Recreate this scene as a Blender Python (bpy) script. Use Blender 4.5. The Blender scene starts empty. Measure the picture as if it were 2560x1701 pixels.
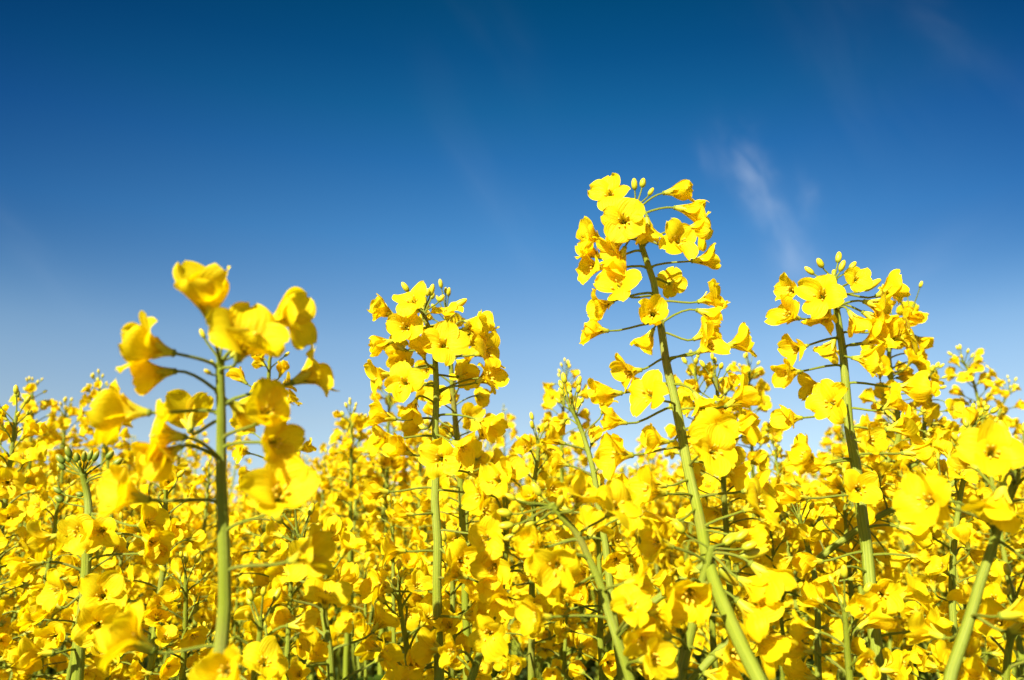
import bpy, math, random
import numpy as np
from mathutils import Vector, Matrix

# ------------------------------------------------------------------ camera
SC = bpy.context.scene
COL = SC.collection
CZ = 1.15
PITCH = math.radians(14.6)
FMM = 28.0
FPX = FMM / 36.0 * 2560.0
cd = bpy.data.cameras.new('camera')
cam = bpy.data.objects.new('camera', cd)
COL.objects.link(cam)
cam.location = (0, 0, CZ)
cam.rotation_euler = (math.pi / 2 + PITCH, 0, 0)
cd.lens = FMM
cd.sensor_width = 36.0
cd.clip_start = 0.02
cd.clip_end = 2000
cd.dof.use_dof = True
cd.dof.focus_distance = 0.47
cd.dof.aperture_fstop = 9.5
SC.camera = cam
RIGHT = np.array([1.0, 0, 0])
UP = np.array([0, -math.sin(PITCH), math.cos(PITCH)])
FWD = np.array([0, math.cos(PITCH), math.sin(PITCH)])
CAMP = np.array([0, 0, CZ])


def at(x, y, d):
    """point at photo pixel (2560 wide) and depth d metres along the view axis"""
    return CAMP + d * (FWD + RIGHT * ((x - 1280) / FPX) - UP * ((y - 850.5) / FPX))


def pix(p):
    q = np.asarray(p) - CAMP
    d = q @ FWD
    return 1280 + FPX * (q @ RIGHT) / d, 850.5 - FPX * (q @ UP) / d, d


def cdir(v):
    w = RIGHT * v[0] + UP * v[1] - FWD * v[2]
    return w / (np.linalg.norm(w) + 1e-9)


# ------------------------------------------------------------------ light
SUN_TO = Vector((-0.42, -0.74, 0.55)).normalized()
SUN_EL = math.asin(SUN_TO.z)
SUN_ROT = math.atan2(SUN_TO.x, SUN_TO.y)
sl = bpy.data.lights.new('sun', 'SUN')
sl.energy = 5.0
sl.angle = math.radians(0.53)
sl.color = (1.0, 0.955, 0.88)
so = bpy.data.objects.new('sun', sl)
COL.objects.link(so)
so.rotation_euler = SUN_TO.to_track_quat('Z', 'Y').to_euler()
so.location = (-3, -4, 6)

SC.view_settings.view_transform = 'Standard'
SC.view_settings.look = 'None'
SC.view_settings.exposure = 1.33
SC.view_settings.gamma = 1.0
SC.render.engine = 'CYCLES'
SC.cycles.max_bounces = 12
SC.cycles.diffuse_bounces = 8
SC.cycles.transmission_bounces = 10

W = bpy.data.worlds.new('World')
SC.world = W
W.use_nodes = True
nt = W.node_tree
nt.nodes.clear()


class NB:
    """small node helper"""
    def __init__(s, t):
        s.t = t

    def n(s, typ, ins=None, **kw):
        nd = s.t.nodes.new(typ)
        for k, v in kw.items():
            setattr(nd, k, v)
        for k, v in (ins or {}).items():
            if hasattr(v, 'links') and hasattr(v, 'is_output'):
                s.t.links.new(v, nd.inputs[k])
            else:
                nd.inputs[k].default_value = v
        return nd

    def math(s, op, a, b=0.0, c=0.0, clamp=False):
        return s.n('ShaderNodeMath', {0: a, 1: b, 2: c}, operation=op, use_clamp=clamp).outputs[0]

    def mixc(s, f, a, b, blend='MIX'):
        nd = s.n('ShaderNodeMix', {0: f, 6: a, 7: b}, data_type='RGBA', blend_type=blend)
        return nd.outputs[2]

    def ramp(s, f, stops, interp='LINEAR'):
        nd = s.n('ShaderNodeValToRGB', {0: f})
        r = nd.color_ramp
        r.interpolation = interp
        while len(r.elements) < len(stops):
            r.elements.new(0.5)
        for e, (p, c) in zip(r.elements, stops):
            e.position = p
            e.color = (*c, 1)
        return nd.outputs[0]


nb = NB(nt)
sky = nb.n('ShaderNodeTexSky', sky_type='NISHITA')
sky.sun_disc = False
sky.sun_elevation = SUN_EL
sky.sun_rotation = SUN_ROT
sky.air_density = 1.0
sky.dust_density = 0.6
sky.ozone_density = 2.0
geo = nb.n('ShaderNodeTexCoord')
sep = nb.n('ShaderNodeSeparateXYZ', {0: geo.outputs['Generated']})
el = nb.math('MAXIMUM', sep.outputs[2], 0.0)
# polarised spring sky: the blue deepens quickly with height
SKY_TINT = [(0.00, (0.46, 0.50, 0.66)), (0.07, (0.52, 0.53, 0.58)), (0.149, (0.554, 0.537, 0.528)), (0.243, (0.48, 0.556, 0.584)), (0.371, (0.204, 0.459, 0.605)),
            (0.455, (0.084, 0.351, 0.535)), (0.509, (0.036, 0.298, 0.448)), (0.559, (0.015, 0.234, 0.375)), (0.609, (0.004, 0.197, 0.305)), (1.0, (0.06, 0.18, 0.26))]
tint = nb.ramp(el, SKY_TINT)
x2 = nb.math('MULTIPLY', sep.outputs[0], sep.outputs[0])
mr = nb.n('ShaderNodeMapRange', {0: el, 1: .20, 2: .36}, interpolation_type='SMOOTHSTEP')
kv = nb.n('ShaderNodeVectorMath', {0: (1.6, .95, .5), 3: mr.outputs[0]}, operation='SCALE')
e2 = nb.math('MULTIPLY', nb.math('MULTIPLY', el, el), 3.3)
kv = nb.n('ShaderNodeVectorMath', {0: kv.outputs[0], 1: e2}, operation='ADD')
kv = nb.n('ShaderNodeVectorMath', {0: kv.outputs[0], 3: x2}, operation='SCALE')
pol = nb.n('ShaderNodeVectorMath', {0: (1, 1, 1), 1: kv.outputs[0]}, operation='SUBTRACT')
pol = nb.n('ShaderNodeVectorMath', {0: pol.outputs[0], 1: (.35, .35, .35)}, operation='MAXIMUM')
skyc = nb.mixc(1.0, sky.outputs[0], tint, 'MULTIPLY')
vm = nb.n('ShaderNodeVectorMath', {0: skyc, 1: pol.outputs[0]}, operation='MULTIPLY')
skyc = vm.outputs[0]


# thin cirrus wisps, placed by direction
def wisp(px, py, tilt, ln, wd, amount, scale, seed):
    global skyc
    c = at(px, py, 1.0) - CAMP
    c = Vector(c / np.linalg.norm(c))
    rot = c.to_track_quat('-Z', 'Y').inverted()
    e = (Matrix.Rotation(math.radians(-tilt), 4, 'Z') @ rot.to_matrix().to_4x4()).to_euler()
    r = nb.n('ShaderNodeVectorRotate', {0: geo.outputs['Generated'], 4: (e.x, e.y, e.z)}, rotation_type='EULER_XYZ')
    sp = nb.n('ShaderNodeSeparateXYZ', {0: r.outputs[0]})
    nz = nb.n('ShaderNodeTexNoise', {'Vector': r.outputs[0], 'Scale': scale, 'Detail': 4.0, 'Roughness': 0.55})
    off = nb.math('MULTIPLY', nb.math('SUBTRACT', nz.outputs[0], 0.5), wd * 2.6)
    u = nb.math('DIVIDE', nb.math('ADD', sp.outputs[0], off), wd)
    v = nb.math('DIVIDE', nb.math('ADD', sp.outputs[1], off), ln)
    q = nb.math('ADD', nb.math('MULTIPLY', u, u), nb.math('MULTIPLY', v, v))
    g = nb.math('EXPONENT', nb.math('MULTIPLY', q, -1.0))
    front = nb.math('LESS_THAN', sp.outputs[2], 0.0)
    st = nb.n('ShaderNodeMapping', {0: r.outputs[0], 1: (seed, seed * 0.7, 0), 3: (scale * 3.2, scale * 1.0, scale * 2)})
    n2 = nb.n('ShaderNodeTexNoise', {'Vector': st.outputs[0], 'Scale': 1.0, 'Detail': 6.0, 'Roughness': 0.5, 'Distortion': 0.6})
    k = nb.math('MULTIPLY', nb.math('SUBTRACT', n2.outputs[0], 0.25), 2.0, clamp=True)
    f = nb.math('MULTIPLY', nb.math('MULTIPLY', g, k), nb.math('MULTIPLY', front, amount), clamp=True)
    skyc = nb.mixc(f, skyc, (3.6, 4.0, 4.6, 1))


for a in [(1880, 440, 26, .044, .020, .27, 14, 1.0), (1950, 580, 22, .055, .018, .15, 14, 2.3), (1985, 650, 10, .036, .020, .15, 12, 2.9), (2025, 500, 8, .028, .010, .13, 16, 3.1),
          (2060, 880, 20, .07, .03, .12, 8, 3.9), (1765, 400, 15, .026, .010, .06, 12, 4.0), (2360, 90, 38, .11, .022, .030, 9, 5.2), (2120, 150, 20, .13, .06, .020, 7, 6.1),
          (1210, 60, 35, .12, .035, .010, 6, 7.7), (2250, 700, -60, .09, .02, .07, 8, 8.2), (1260, 520, 30, .14, .035, .03, 6, 9.9),
          (60, 620, 50, .12, .02, .03, 7, 10.5)]:
    wisp(*a)
bg = nb.n('ShaderNodeBackground', {0: skyc, 1: 0.093})
out = nb.n('ShaderNodeOutputWorld', {0: bg.outputs[0]})


# ------------------------------------------------------------------ materials
def newmat(name):
    m = bpy.data.materials.new(name)
    m.use_nodes = True
    m.node_tree.nodes.clear()
    return m, NB(m.node_tree)


def leafy(name, stops, trans_col, trans, rough, spec, bump=0.0, bscale=(40, 3, 1), var=0.12, sss=0.0):
    """thin or fleshy plant tissue: diffuse + light coming through"""
    m, b = newmat(name)
    g = b.n('ShaderNodeNewGeometry')
    uv = b.n('ShaderNodeUVMap')
    mp = b.n('ShaderNodeMapping', {0: uv.outputs[0], 3: bscale})
    add = b.n('ShaderNodeVectorMath', {0: mp.outputs[0], 1: g.outputs['Random Per Island']}, operation='ADD')
    nz = b.n('ShaderNodeTexNoise', {'Vector': add.outputs[0], 'Scale': 1.0, 'Detail': 3.0, 'Roughness': 0.6})
    su = b.n('ShaderNodeSeparateXYZ', {0: uv.outputs[0]})
    f = b.math('ADD', su.outputs[1], b.math('MULTIPLY', b.math('SUBTRACT', g.outputs['Random Per Island'], 0.5), var))
    f = b.math('ADD', f, b.math('MULTIPLY', b.math('SUBTRACT', nz.outputs[0], 0.5), 0.25), clamp=True)
    c = b.ramp(f, stops)
    v = b.math('ADD', 1.0 - var * 0.5, b.math('MULTIPLY', g.outputs['Random Per Island'], var))
    v = b.math('MULTIPLY', v, b.math('ADD', 0.93, b.math('MULTIPLY', nz.outputs[0], 0.14)))
    c = b.n('ShaderNodeVectorMath', {0: c, 3: v}, operation='SCALE').outputs[0]
    bp = b.n('ShaderNodeBump', {'Height': nz.outputs[0], 'Strength': bump, 'Distance': 0.0008})
    p = b.n('ShaderNodeBsdfPrincipled', {'Base Color': c, 'Roughness': rough, 'Specular IOR Level': spec, 'Normal': bp.outputs[0]})
    o = b.n('ShaderNodeOutputMaterial')
    if trans > 0:
        t = b.n('ShaderNodeBsdfTranslucent', {'Color': trans_col, 'Normal': bp.outputs[0]})
        mx = b.n('ShaderNodeMixShader', {0: trans, 1: p.outputs[0], 2: t.outputs[0]})
        m.node_tree.links.new(mx.outputs[0], o.inputs[0])
    else:
        m.node_tree.links.new(p.outputs[0], o.inputs[0])
    return m


M_STEM, b = newmat('stem_green')
g = b.n('ShaderNodeNewGeometry')
uv = b.n('ShaderNodeUVMap')
su = b.n('ShaderNodeSeparateXYZ', {0: uv.outputs[0]})
mp = b.n('ShaderNodeMapping', {0: uv.outputs[0], 3: (26, .9, 1)})
n1 = b.n('ShaderNodeTexNoise', {'Vector': b.n('ShaderNodeVectorMath', {0: mp.outputs[0], 1: g.outputs['Random Per Island']}, operation='ADD').outputs[0], 'Scale': 1.0, 'Detail': 4.0, 'Roughness': .6})
tc_ = b.n('ShaderNodeTexCoord')
n2 = b.n('ShaderNodeTexNoise', {'Vector': tc_.outputs['Object'], 'Scale': 28.0, 'Detail': 3.0})
n3 = b.n('ShaderNodeTexNoise', {'Vector': tc_.outputs['Object'], 'Scale': 420.0, 'Detail': 4.0, 'Roughness': .7})
c = b.ramp(n1.outputs[0], [(.30, (.135, .175, .006)), (.5, (.195, .232, .010)), (.72, (.28, .295, .028))])
c = b.mixc(b.math('MULTIPLY', b.math('SUBTRACT', n2.outputs[0], .56), 2.2, clamp=True), c, (.22, .13, .05, 1))
c = b.mixc(b.math('MULTIPLY', b.math('SUBTRACT', n2.outputs[0], .35), -1.8, clamp=True), c, (.36, .38, .10, 1))
c = b.mixc(b.math('MULTIPLY', b.math('SUBTRACT', n3.outputs[0], .66), 6.0, clamp=True), c, (.13, .10, .03, 1))
hgt = b.math('ADD', n1.outputs[0], b.math('MULTIPLY', n3.outputs[0], .3))
bp = b.n('ShaderNodeBump', {'Height': hgt, 'Strength': .8, 'Distance': .0007})
p = b.n('ShaderNodeBsdfPrincipled', {'Base Color': c, 'Roughness': .5, 'Specular IOR Level': .25, 'Normal': bp.outputs[0]})
o = b.n('ShaderNodeOutputMaterial', {0: p.outputs[0]})
M_PETAL = leafy('petal_yellow', [(0, (.60, .50, .01)), (.22, (.89, .65, .003)), (1, (.93, .72, .004))], (.98, .75, .002, 1), .50, .55, .18, .9, (16, 2.2, 1), .10)
M_CALYX = leafy('sepal_green', [(0, (.42, .43, .03)), (.5, (.62, .55, .02)), (1, (.74, .60, .015))], (.7, .6, .02, 1), .2, .5, .25, .2, (8, 3, 1), .5)
M_BUD = leafy('bud_green', [(0, (.20, .25, .015)), (.4, (.46, .42, .012)), (1, (.80, .56, .01))], (.6, .5, .02, 1), .1, .45, .3, .35, (4, 2, 1), .7)
M_ANTHER = leafy('anther_ochre', [(0, (.62, .50, .03)), (1, (.80, .52, .03))], (.7, .5, .02, 1), .1, .7, .2, .1, (4, 4, 1), .3)
M_LEAF = leafy('leaf_green', [(0, (.075, .13, .03)), (1, (.12, .19, .045))], (.2, .34, .03, 1), .25, .5, .3, .5, (12, 4, 1), .4)
M_BUDG = leafy('young_bud_green', [(0, (.10, .15, .012)), (.6, (.17, .21, .015)), (1, (.34, .30, .02))], (.4, .45, .02, 1), .08, .45, .3, .35, (4, 2, 1), .5)
MATS = [M_STEM, M_PETAL, M_CALYX, M_BUD, M_ANTHER, M_LEAF, M_BUDG]
STEM, PETAL, CALYX, BUD, ANTHER, LEAF, BUDG = range(7)

M_SOIL, b = newmat('soil_dark')
tc = b.n('ShaderNodeTexCoord')
nz = b.n('ShaderNodeTexNoise', {'Vector': tc.outputs['Object'], 'Scale': 6.0, 'Detail': 8.0, 'Roughness': 0.65})
nz2 = b.n('ShaderNodeTexNoise', {'Vector': tc.outputs['Object'], 'Scale': 0.8, 'Detail': 4.0})
c = b.ramp(nz.outputs[0], [(.3, (.035, .026, .016)), (.55, (.08, .06, .035)), (.75, (.06, .075, .025))])
bp = b.n('ShaderNodeBump', {'Height': nz.outputs[0], 'Strength': 0.9, 'Distance': 0.03})
p = b.n('ShaderNodeBsdfPrincipled', {'Base Color': c, 'Roughness': 0.95, 'Normal': bp.outputs[0]})
o = b.n('ShaderNodeOutputMaterial', {0: p.outputs[0]})


# ------------------------------------------------------------------ mesh collection
class MB:
    def __init__(s):
        s.V, s.F, s.U, s.M, s.n = [], [], [], [], 0

    def add(s, v, f, uv, mat):
        """v (n,3), f (m,4) int (quads; a repeated last index means a triangle), uv (n,2)"""
        s.V.append(v)
        s.F.append(f + s.n)
        s.U.append(uv)
        s.M.append(np.full(len(f), mat, np.int32) if np.isscalar(mat) else mat)
        s.n += len(v)

    def addm(s, part, R=None, t=None):
        v, f, uv, m = part
        if R is not None:
            v = v @ R.T
        if t is not None:
            v = v + t
        s.add(v, f, uv, m)

    def arrays(s):
        return (np.concatenate(s.V), np.concatenate(s.F), np.concatenate(s.U), np.concatenate(s.M))

    def mesh(s, name):
        v, f, uv, m = s.arrays()
        return to_mesh(name, v, f, uv, m)


def to_mesh(name, v, f, uv, m):
    me = bpy.data.meshes.new(name)
    me.vertices.add(len(v))
    me.vertices.foreach_set('co', v.astype(np.float32).ravel())
    me.loops.add(len(f) * 4)
    me.loops.foreach_set('vertex_index', f.astype(np.int32).ravel())
    me.polygons.add(len(f))
    me.polygons.foreach_set('loop_start', np.arange(0, len(f) * 4, 4, dtype=np.int32))
    me.polygons.foreach_set('loop_total', np.full(len(f), 4, np.int32))
    used = sorted(set(int(k) for k in np.unique(m)))
    look = np.zeros(8, np.int32)
    for i, k in enumerate(used):
        me.materials.append(MATS[k])
        look[k] = i
    me.polygons.foreach_set('material_index', look[m])
    me.polygons.foreach_set('use_smooth', np.ones(len(f), bool))
    ul = me.uv_layers.new(name='UVMap')
    ul.data.foreach_set('uv', uv[f.ravel()].astype(np.float32).ravel())
    me.update(calc_edges=True)
    return me


def grid_faces(a, b, wrap=False):
    i = np.arange(a - 1)[:, None]
    nb_ = b if wrap else b - 1
    j = np.arange(nb_)[None, :]
    j2 = (j + 1) % b
    return np.stack([i * b + j, i * b + j2, (i + 1) * b + j2, (i + 1) * b + j], -1).reshape(-1, 4)


def smooth(pts, k):
    """smooth curve through points, tangents weighted by chord length, k samples per span"""
    P = np.asarray(pts, float)
    h = np.linalg.norm(np.diff(P, axis=0), axis=1) + 1e-9
    v = np.diff(P, axis=0) / h[:, None]
    T = np.empty_like(P)
    T[0], T[-1] = v[0], v[-1]
    for i in range(1, len(P) - 1):
        T[i] = (v[i - 1] * h[i] + v[i] * h[i - 1]) / (h[i] + h[i - 1])
    o = []
    for i in range(len(P) - 1):
        t = np.linspace(0, 1, k, endpoint=False)[:, None]
        o.append((2 * t ** 3 - 3 * t ** 2 + 1) * P[i] + (t ** 3 - 2 * t ** 2 + t) * h[i] * T[i] + (-2 * t ** 3 + 3 * t ** 2) * P[i + 1] + (t ** 3 - t ** 2) * h[i] * T[i + 1])
    o.append(P[-1][None])
    return np.vstack(o)


def tube(pts, rad, k=8, vs=40.0, ridge=0.0, cap=True):
    P = np.asarray(pts, float)
    n = len(P)
    rad = np.broadcast_to(np.asarray(rad, float), (n,)).copy()
    T = np.gradient(P, axis=0)
    T /= np.linalg.norm(T, axis=1)[:, None] + 1e-12
    ref = np.array([1.0, 0.13, 0.21]) if abs(T[0, 0]) < .8 else np.array([0.1, 1.0, .2])
    A = np.cross(T, ref)
    A /= np.linalg.norm(A, axis=1)[:, None] + 1e-12
    B = np.cross(T, A)
    an = np.linspace(0, 2 * math.pi, k, endpoint=False)
    rr = rad[:, None] * (1 + ridge * np.cos(an * (k // 2))[None, :])
    V = P[:, None, :] + rr[..., None] * (np.cos(an)[None, :, None] * A[:, None, :] + np.sin(an)[None, :, None] * B[:, None, :])
    L = np.concatenate([[0], np.cumsum(np.linalg.norm(np.diff(P, axis=0), axis=1))])
    uv = np.stack(np.broadcast_arrays((np.abs(an / math.pi - 1))[None, :], (L * vs)[:, None] * 0.1 + 0.1), -1).reshape(-1, 2)
    return V.reshape(-1, 3), grid_faces(n, k, True), uv


def basis(d, roll=0.0):
    d = np.asarray(d, float)
    d = d / np.linalg.norm(d)
    ref = np.array([0, 0, 1.0]) if abs(d[2]) < .92 else np.array([1.0, 0, 0])
    x = np.cross(ref, d)
    x /= np.linalg.norm(x)
    y = np.cross(d, x)
    c, s = math.cos(roll), math.sin(roll)
    return np.stack([x * c + y * s, -x * s + y * c, d], 1)


def sstep(a, b_, t):
    u = np.clip((t - a) / (b_ - a), 0, 1)
    return u * u * (3 - 2 * u)


# ------------------------------------------------------------------ flower pieces (flower axis = +Z, base at origin, metres)
def petal_arr(rng, op, nL=11, nW=8, L=.0172, Wd=.0132):
    L *= rng.uniform(.92, 1.08)
    Wd *= rng.uniform(.85, 1.14)
    u = np.linspace(0, 1, nL)
    t = 1 - (1 - u) ** 1.25
    s = np.linspace(-1, 1, nW)
    th0 = math.radians(rng.uniform(3, 9))
    th1 = math.radians(max(3, 86 * op ** .72 + rng.uniform(-9, 9)))
    curl = math.radians(rng.uniform(-75, -15) if (op < .65 and rng.random() < .7) else rng.uniform(-30, 50))
    th = th0 + (th1 - th0) * sstep(.24, .52, t) + curl * np.clip((t - .5) / .5, 0, 1) ** 1.2
    dl = np.gradient(t) * L
    r = .0007 + np.concatenate([[0], np.cumsum((np.sin(th) * dl)[:-1])])
    z = np.concatenate([[0], np.cumsum((np.cos(th) * dl)[:-1])])
    body = sstep(.12, .62, t)
    end = np.sqrt(np.clip(1 - np.clip((t - .66) / .345, 0, 1) ** 2.3, 0, 1))
    w = Wd * .5 * (.13 + .87 * body) * (0.10 + .90 * end)
    phi = (.95 * (1 - op) + rng.uniform(-.2, .5)) * sstep(.1, .6, t)
    phi = np.where(np.abs(phi) < .03, .03, phi)
    R = w / phi
    yy = R[:, None] * np.sin(s[None, :] * phi[:, None])
    hh = R[:, None] * (1 - np.cos(s[None, :] * phi[:, None]))
    p1, p2, p3, p4 = [rng.uniform(0, 6.28) for _ in range(4)]
    k1, k2 = rng.uniform(1.6, 3.4), rng.uniform(2.5, 5.0)
    amp = rng.uniform(.0007, .0016)
    S, Tt = np.meshgrid(s, t)
    hh = hh + amp * (np.sin(k1 * S + p1 + 2.2 * Tt) * .7 + np.sin(k2 * S * 1.2 + p2) * S ** 2 * .9 + .5 * np.sin(6 * Tt + p3 + 1.5 * S)) * sstep(.25, .8, Tt)
    hh = hh + rng.uniform(.0002, .0009) * np.exp(-((S - rng.uniform(-.4, .4)) / .28) ** 2) * rng.choice((-1, 1)) * sstep(.4, .8, Tt)   # soft crease
    hh = hh + rng.uniform(-.0011, .0011) * S * sstep(.3, 1, Tt)          # twist
    notch = rng.uniform(-.0002, .0010)
    dL = -notch * (1 - np.abs(S)) ** 2 * Tt ** 7 + .0003 * np.sin(7 * S + p4) * Tt ** 6
    X = r[:, None] - np.cos(th)[:, None] * hh + np.sin(th)[:, None] * dL
    Z = z[:, None] + np.sin(th)[:, None] * hh + np.cos(th)[:, None] * dL
    V = np.stack([X, yy, Z], -1).reshape(-1, 3)
    uv = np.stack([(S * .5 + .5), Tt], -1).reshape(-1, 2)
    return V, grid_faces(nL, nW), uv, PETAL


def rotz(a):
    c, s = math.cos(a), math.sin(a)
    return np.array([[c, -s, 0], [s, c, 0], [0, 0, 1.0]])


def calyx_arr(rng, op, nL=6, nW=3):
    mb = MB()
    flare = rng.uniform(.15, 1.0) * op
    for k in range(4):
        L = .0072 * rng.uniform(.9, 1.1)
        t = np.linspace(0, 1, nL)
        s = np.linspace(-1, 1, nW)
        th = math.radians(14) + math.radians(75) * flare * rng.uniform(.7, 1.2) * sstep(0, .8, t)
        dl = L / (nL - 1)
        r = .0010 + np.concatenate([[0], np.cumsum((np.sin(th) * dl)[:-1])])
        z = np.concatenate([[0], np.cumsum((np.cos(th) * dl)[:-1])]) - .0002
        w = .00125 * np.sqrt(np.clip(1 - (2 * t - .85) ** 2 * .72, 0.02, 1)) * np.where(t > .97, .25, 1)
        hh = .0007 * (s[None, :] ** 2) * np.ones((nL, 1))
        V = np.stack([r[:, None] - np.cos(th)[:, None] * hh, w[:, None] * s[None, :], z[:, None] + np.sin(th)[:, None] * hh], -1).reshape(-1, 3)
        S, Tt = np.meshgrid(s, t)
        V = V @ rotz(k * math.pi / 2 + rng.uniform(-.15, .15)).T
        mb.add(V, grid_faces(nL, nW), np.stack([S * .5 + .5, Tt], -1).reshape(-1, 2), CALYX)
    return mb.arrays()


def lathe(prof, k, mat, lobes=0.0):
    prof = np.asarray(prof, float)
    an = np.linspace(0, 2 * math.pi, k, endpoint=False)
    rr = prof[:, 0][:, None] * (1 + lobes * np.cos(4 * an))[None, :]
    V = np.stack([rr * np.cos(an), rr * np.sin(an), np.broadcast_to(prof[:, 1][:, None], rr.shape)], -1).reshape(-1, 3)
    zz = (prof[:, 1] - prof[:, 1].min()) / (np.ptp(prof[:, 1]) + 1e-9)
    uv = np.stack(np.broadcast_arrays((np.abs(an / math.pi - 1))[None, :], zz[:, None]), -1).reshape(-1, 2)
    return V, grid_faces(len(prof), k, True), uv, np.full((len(prof) - 1) * k, mat, np.int32)


def bud_arr(rng, k=8, big=0.0):
    L = .0062 * (1 + big * 1.1) * rng.uniform(.85, 1.15)
    r = .00175 * (1 + big * .3) * rng.uniform(.9, 1.1)
    z = np.array([0, .06, .2, .42, .65, .85, .96, 1.0])
    q = np.array([.35, .62, .90, 1.0, .92, .66, .35, .03])
    return lathe(np.stack([q * r, z * L], 1), k, BUD, .06)


def core_arr(rng, op, fine=True):
    """receptacle, pistil and six stamens"""
    mb = MB()
    mb.addm(lathe([(.0005, -.0006), (.0013, .0), (.0013, .0008), (.0004, .0016)], 6, STEM))
    k = 5 if fine else 3
    v, f, uv = tube([(0, 0, 0), (0, 0, .004), (.0002, 0, .0083)], [.0006, .0006, .0003], k)
    mb.add(v, f, uv, STEM)
    for i in range(6):
        a = i * math.pi / 3 + rng.uniform(-.2, .2)
        h = rng.uniform(.0068, .0088)
        o_ = .0009 + .0022 * op * rng.uniform(.6, 1.3)
        c, s = math.cos(a), math.sin(a)
        v, f, uv = tube([(.0008 * c, .0008 * s, 0), (.0012 * c, .0012 * s, h * .5), (o_ * c, o_ * s, h)], [.00022] * 3, 3)
        mb.add(v, f, uv, CALYX)
        an = lathe([(.0001, -.001), (.00055, -.0006), (.0006, .0004), (.0001, .0011)], 4, ANTHER)
        mb.addm(an, basis((c * .5, s * .5, 1)), np.array([o_ * c, o_ * s, h + .0006]))
    return mb.arrays()


AZ = [45, 135, 225, 315]


def flower_arr(rng, op, lod):
    mb = MB()
    for k in range(4):
        if lod == 1:
            p_ = petal_arr(rng, min(1, max(.1, op + rng.uniform(-.16, .16))), 8, 6, .0166)
        elif lod == 2:
            p_ = petal_arr(rng, min(1, max(.1, op + rng.uniform(-.16, .16))), 5, 4, Wd=.0130)
        a = math.radians(AZ[k] + rng.uniform(-14, 14))
        mb.add(p_[0] @ rotz(a).T, *p_[1:])
    if lod == 1:
        mb.addm(calyx_arr(rng, op, 5, 3))
        mb.addm(core_arr(rng, op, False))
    else:
        mb.addm(calyx_arr(rng, op, 3, 2))
    return mb.arrays()


def pod_arr(rng, k=5):
    L = rng.uniform(.02, .035)
    t = np.linspace(0, 1, 7)
    b_ = rng.uniform(-.25, .25)
    v, f, uv = tube(np.stack([b_ * L * t ** 2, 0 * t, L * t], 1), .0009 * np.array([.6, 1, 1.05, 1.05, .95, .5, .2]), k)
    return v, f, uv, np.full(len(f), STEM, np.int32)


R0 = random.Random(11)
OPS = [.16, .30, .42, .54, .66, .80, .96]
PETALS = {i: [None] * 6 for i in range(len(OPS))}     # hero petal meshes
FL = {1: {}, 2: {}}
for i, op in enumerate(OPS):
    FL[1][i] = [flower_arr(R0, op, 1) for _ in range(4)]
    FL[2][i] = [flower_arr(R0, op, 2) for _ in range(3)]
    for j in range(6):
        v, f, uv, m = petal_arr(R0, op, 13, 10)
        PETALS[i][j] = to_mesh('petal', v, f, uv, np.full(len(f), m, np.int32))
CALYXES = [[to_mesh('calyx', *calyx_arr(R0, op, 7, 4)) for _ in range(3)] for op in OPS]
CORES = [core_arr(R0, op) for op in OPS]
FLM = {i: [to_mesh('flower', *a) for a in FL[1][i]] for i in FL[1]}
BUDS = [bud_arr(R0, 8, .0 if i < 4 else .8) for i in range(6)]
BUDM = [to_mesh('bud', *a) for a in BUDS]
BUDS_LO = [bud_arr(R0, 5) for i in range(3)]


def opbin(op):
    return min(range(len(OPS)), key=lambda i: abs(OPS[i] - op))


# ------------------------------------------------------------------ object helpers
def link(name, me, parent=None, loc=None, R=None, s=1.0):
    ob = bpy.data.objects.new(name, me)
    COL.objects.link(ob)
    if parent is not None:
        ob.parent = parent
    if loc is not None:
        M = Matrix.Identity(4)
        if R is not None:
            for i in range(3):
                for j in range(3):
                    M[i][j] = R[i, j] * s
        else:
            M = Matrix.Scale(s, 4)
        M.translation = Vector([float(q) for q in loc])
        ob.matrix_basis = M
    return ob


def thing(name, label, cat, loc, group=None):
    ob = bpy.data.objects.new(name, None)
    ob.empty_display_size = .05
    COL.objects.link(ob)
    ob.location = [float(q) for q in loc]
    ob['label'] = label
    ob['category'] = cat
    if group:
        ob['group'] = group
    return ob


def pedicel(a, b_, d, up, n=6):
    """curved stalk from the stem at a to the flower base b_, arriving along d"""
    L = np.linalg.norm(b_ - a)
    o_ = (b_ - a) / (L + 1e-9)
    p1 = a + (o_ * .75 + up * .25) * L * .38
    p2 = b_ - d * L * .28
    t = np.linspace(0, 1, n)[:, None]
    return (1 - t) ** 3 * a + 3 * (1 - t) ** 2 * t * p1 + 3 * (1 - t) * t ** 2 * p2 + t ** 3 * b_


def leaf_arr(rng, L, Wd, nL=8, nW=5):
    t = np.linspace(0, 1, nL)
    s = np.linspace(-1, 1, nW)
    th = math.radians(35) + math.radians(rng.uniform(50, 100)) * t ** 1.2
    dl = L / (nL - 1)
    r = np.concatenate([[0], np.cumsum((np.sin(th) * dl)[:-1])])
    z = np.concatenate([[0], np.cumsum((np.cos(th) * dl)[:-1])])
    w = Wd * .5 * np.clip(np.sin(math.pi * np.clip(t * .9 + .16, 0, 1)) ** .7, .05, 1)
    hh = .25 * w[:, None] * np.abs(s)[None, :]
    ph = rng.uniform(0, 6)
    hh = hh + .08 * Wd * np.sin(9 * t + ph)[:, None] * (s ** 2)[None, :]
    V = np.stack([r[:, None] - np.cos(th)[:, None] * hh, w[:, None] * s[None, :], z[:, None] + np.sin(th)[:, None] * hh], -1).reshape(-1, 3)
    S, Tt = np.meshgrid(s, t)
    return V, grid_faces(nL, nW), np.stack([S * .5 + .5, Tt], -1).reshape(-1, 2), np.full((nL - 1) * (nW - 1), LEAF, np.int32)


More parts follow.
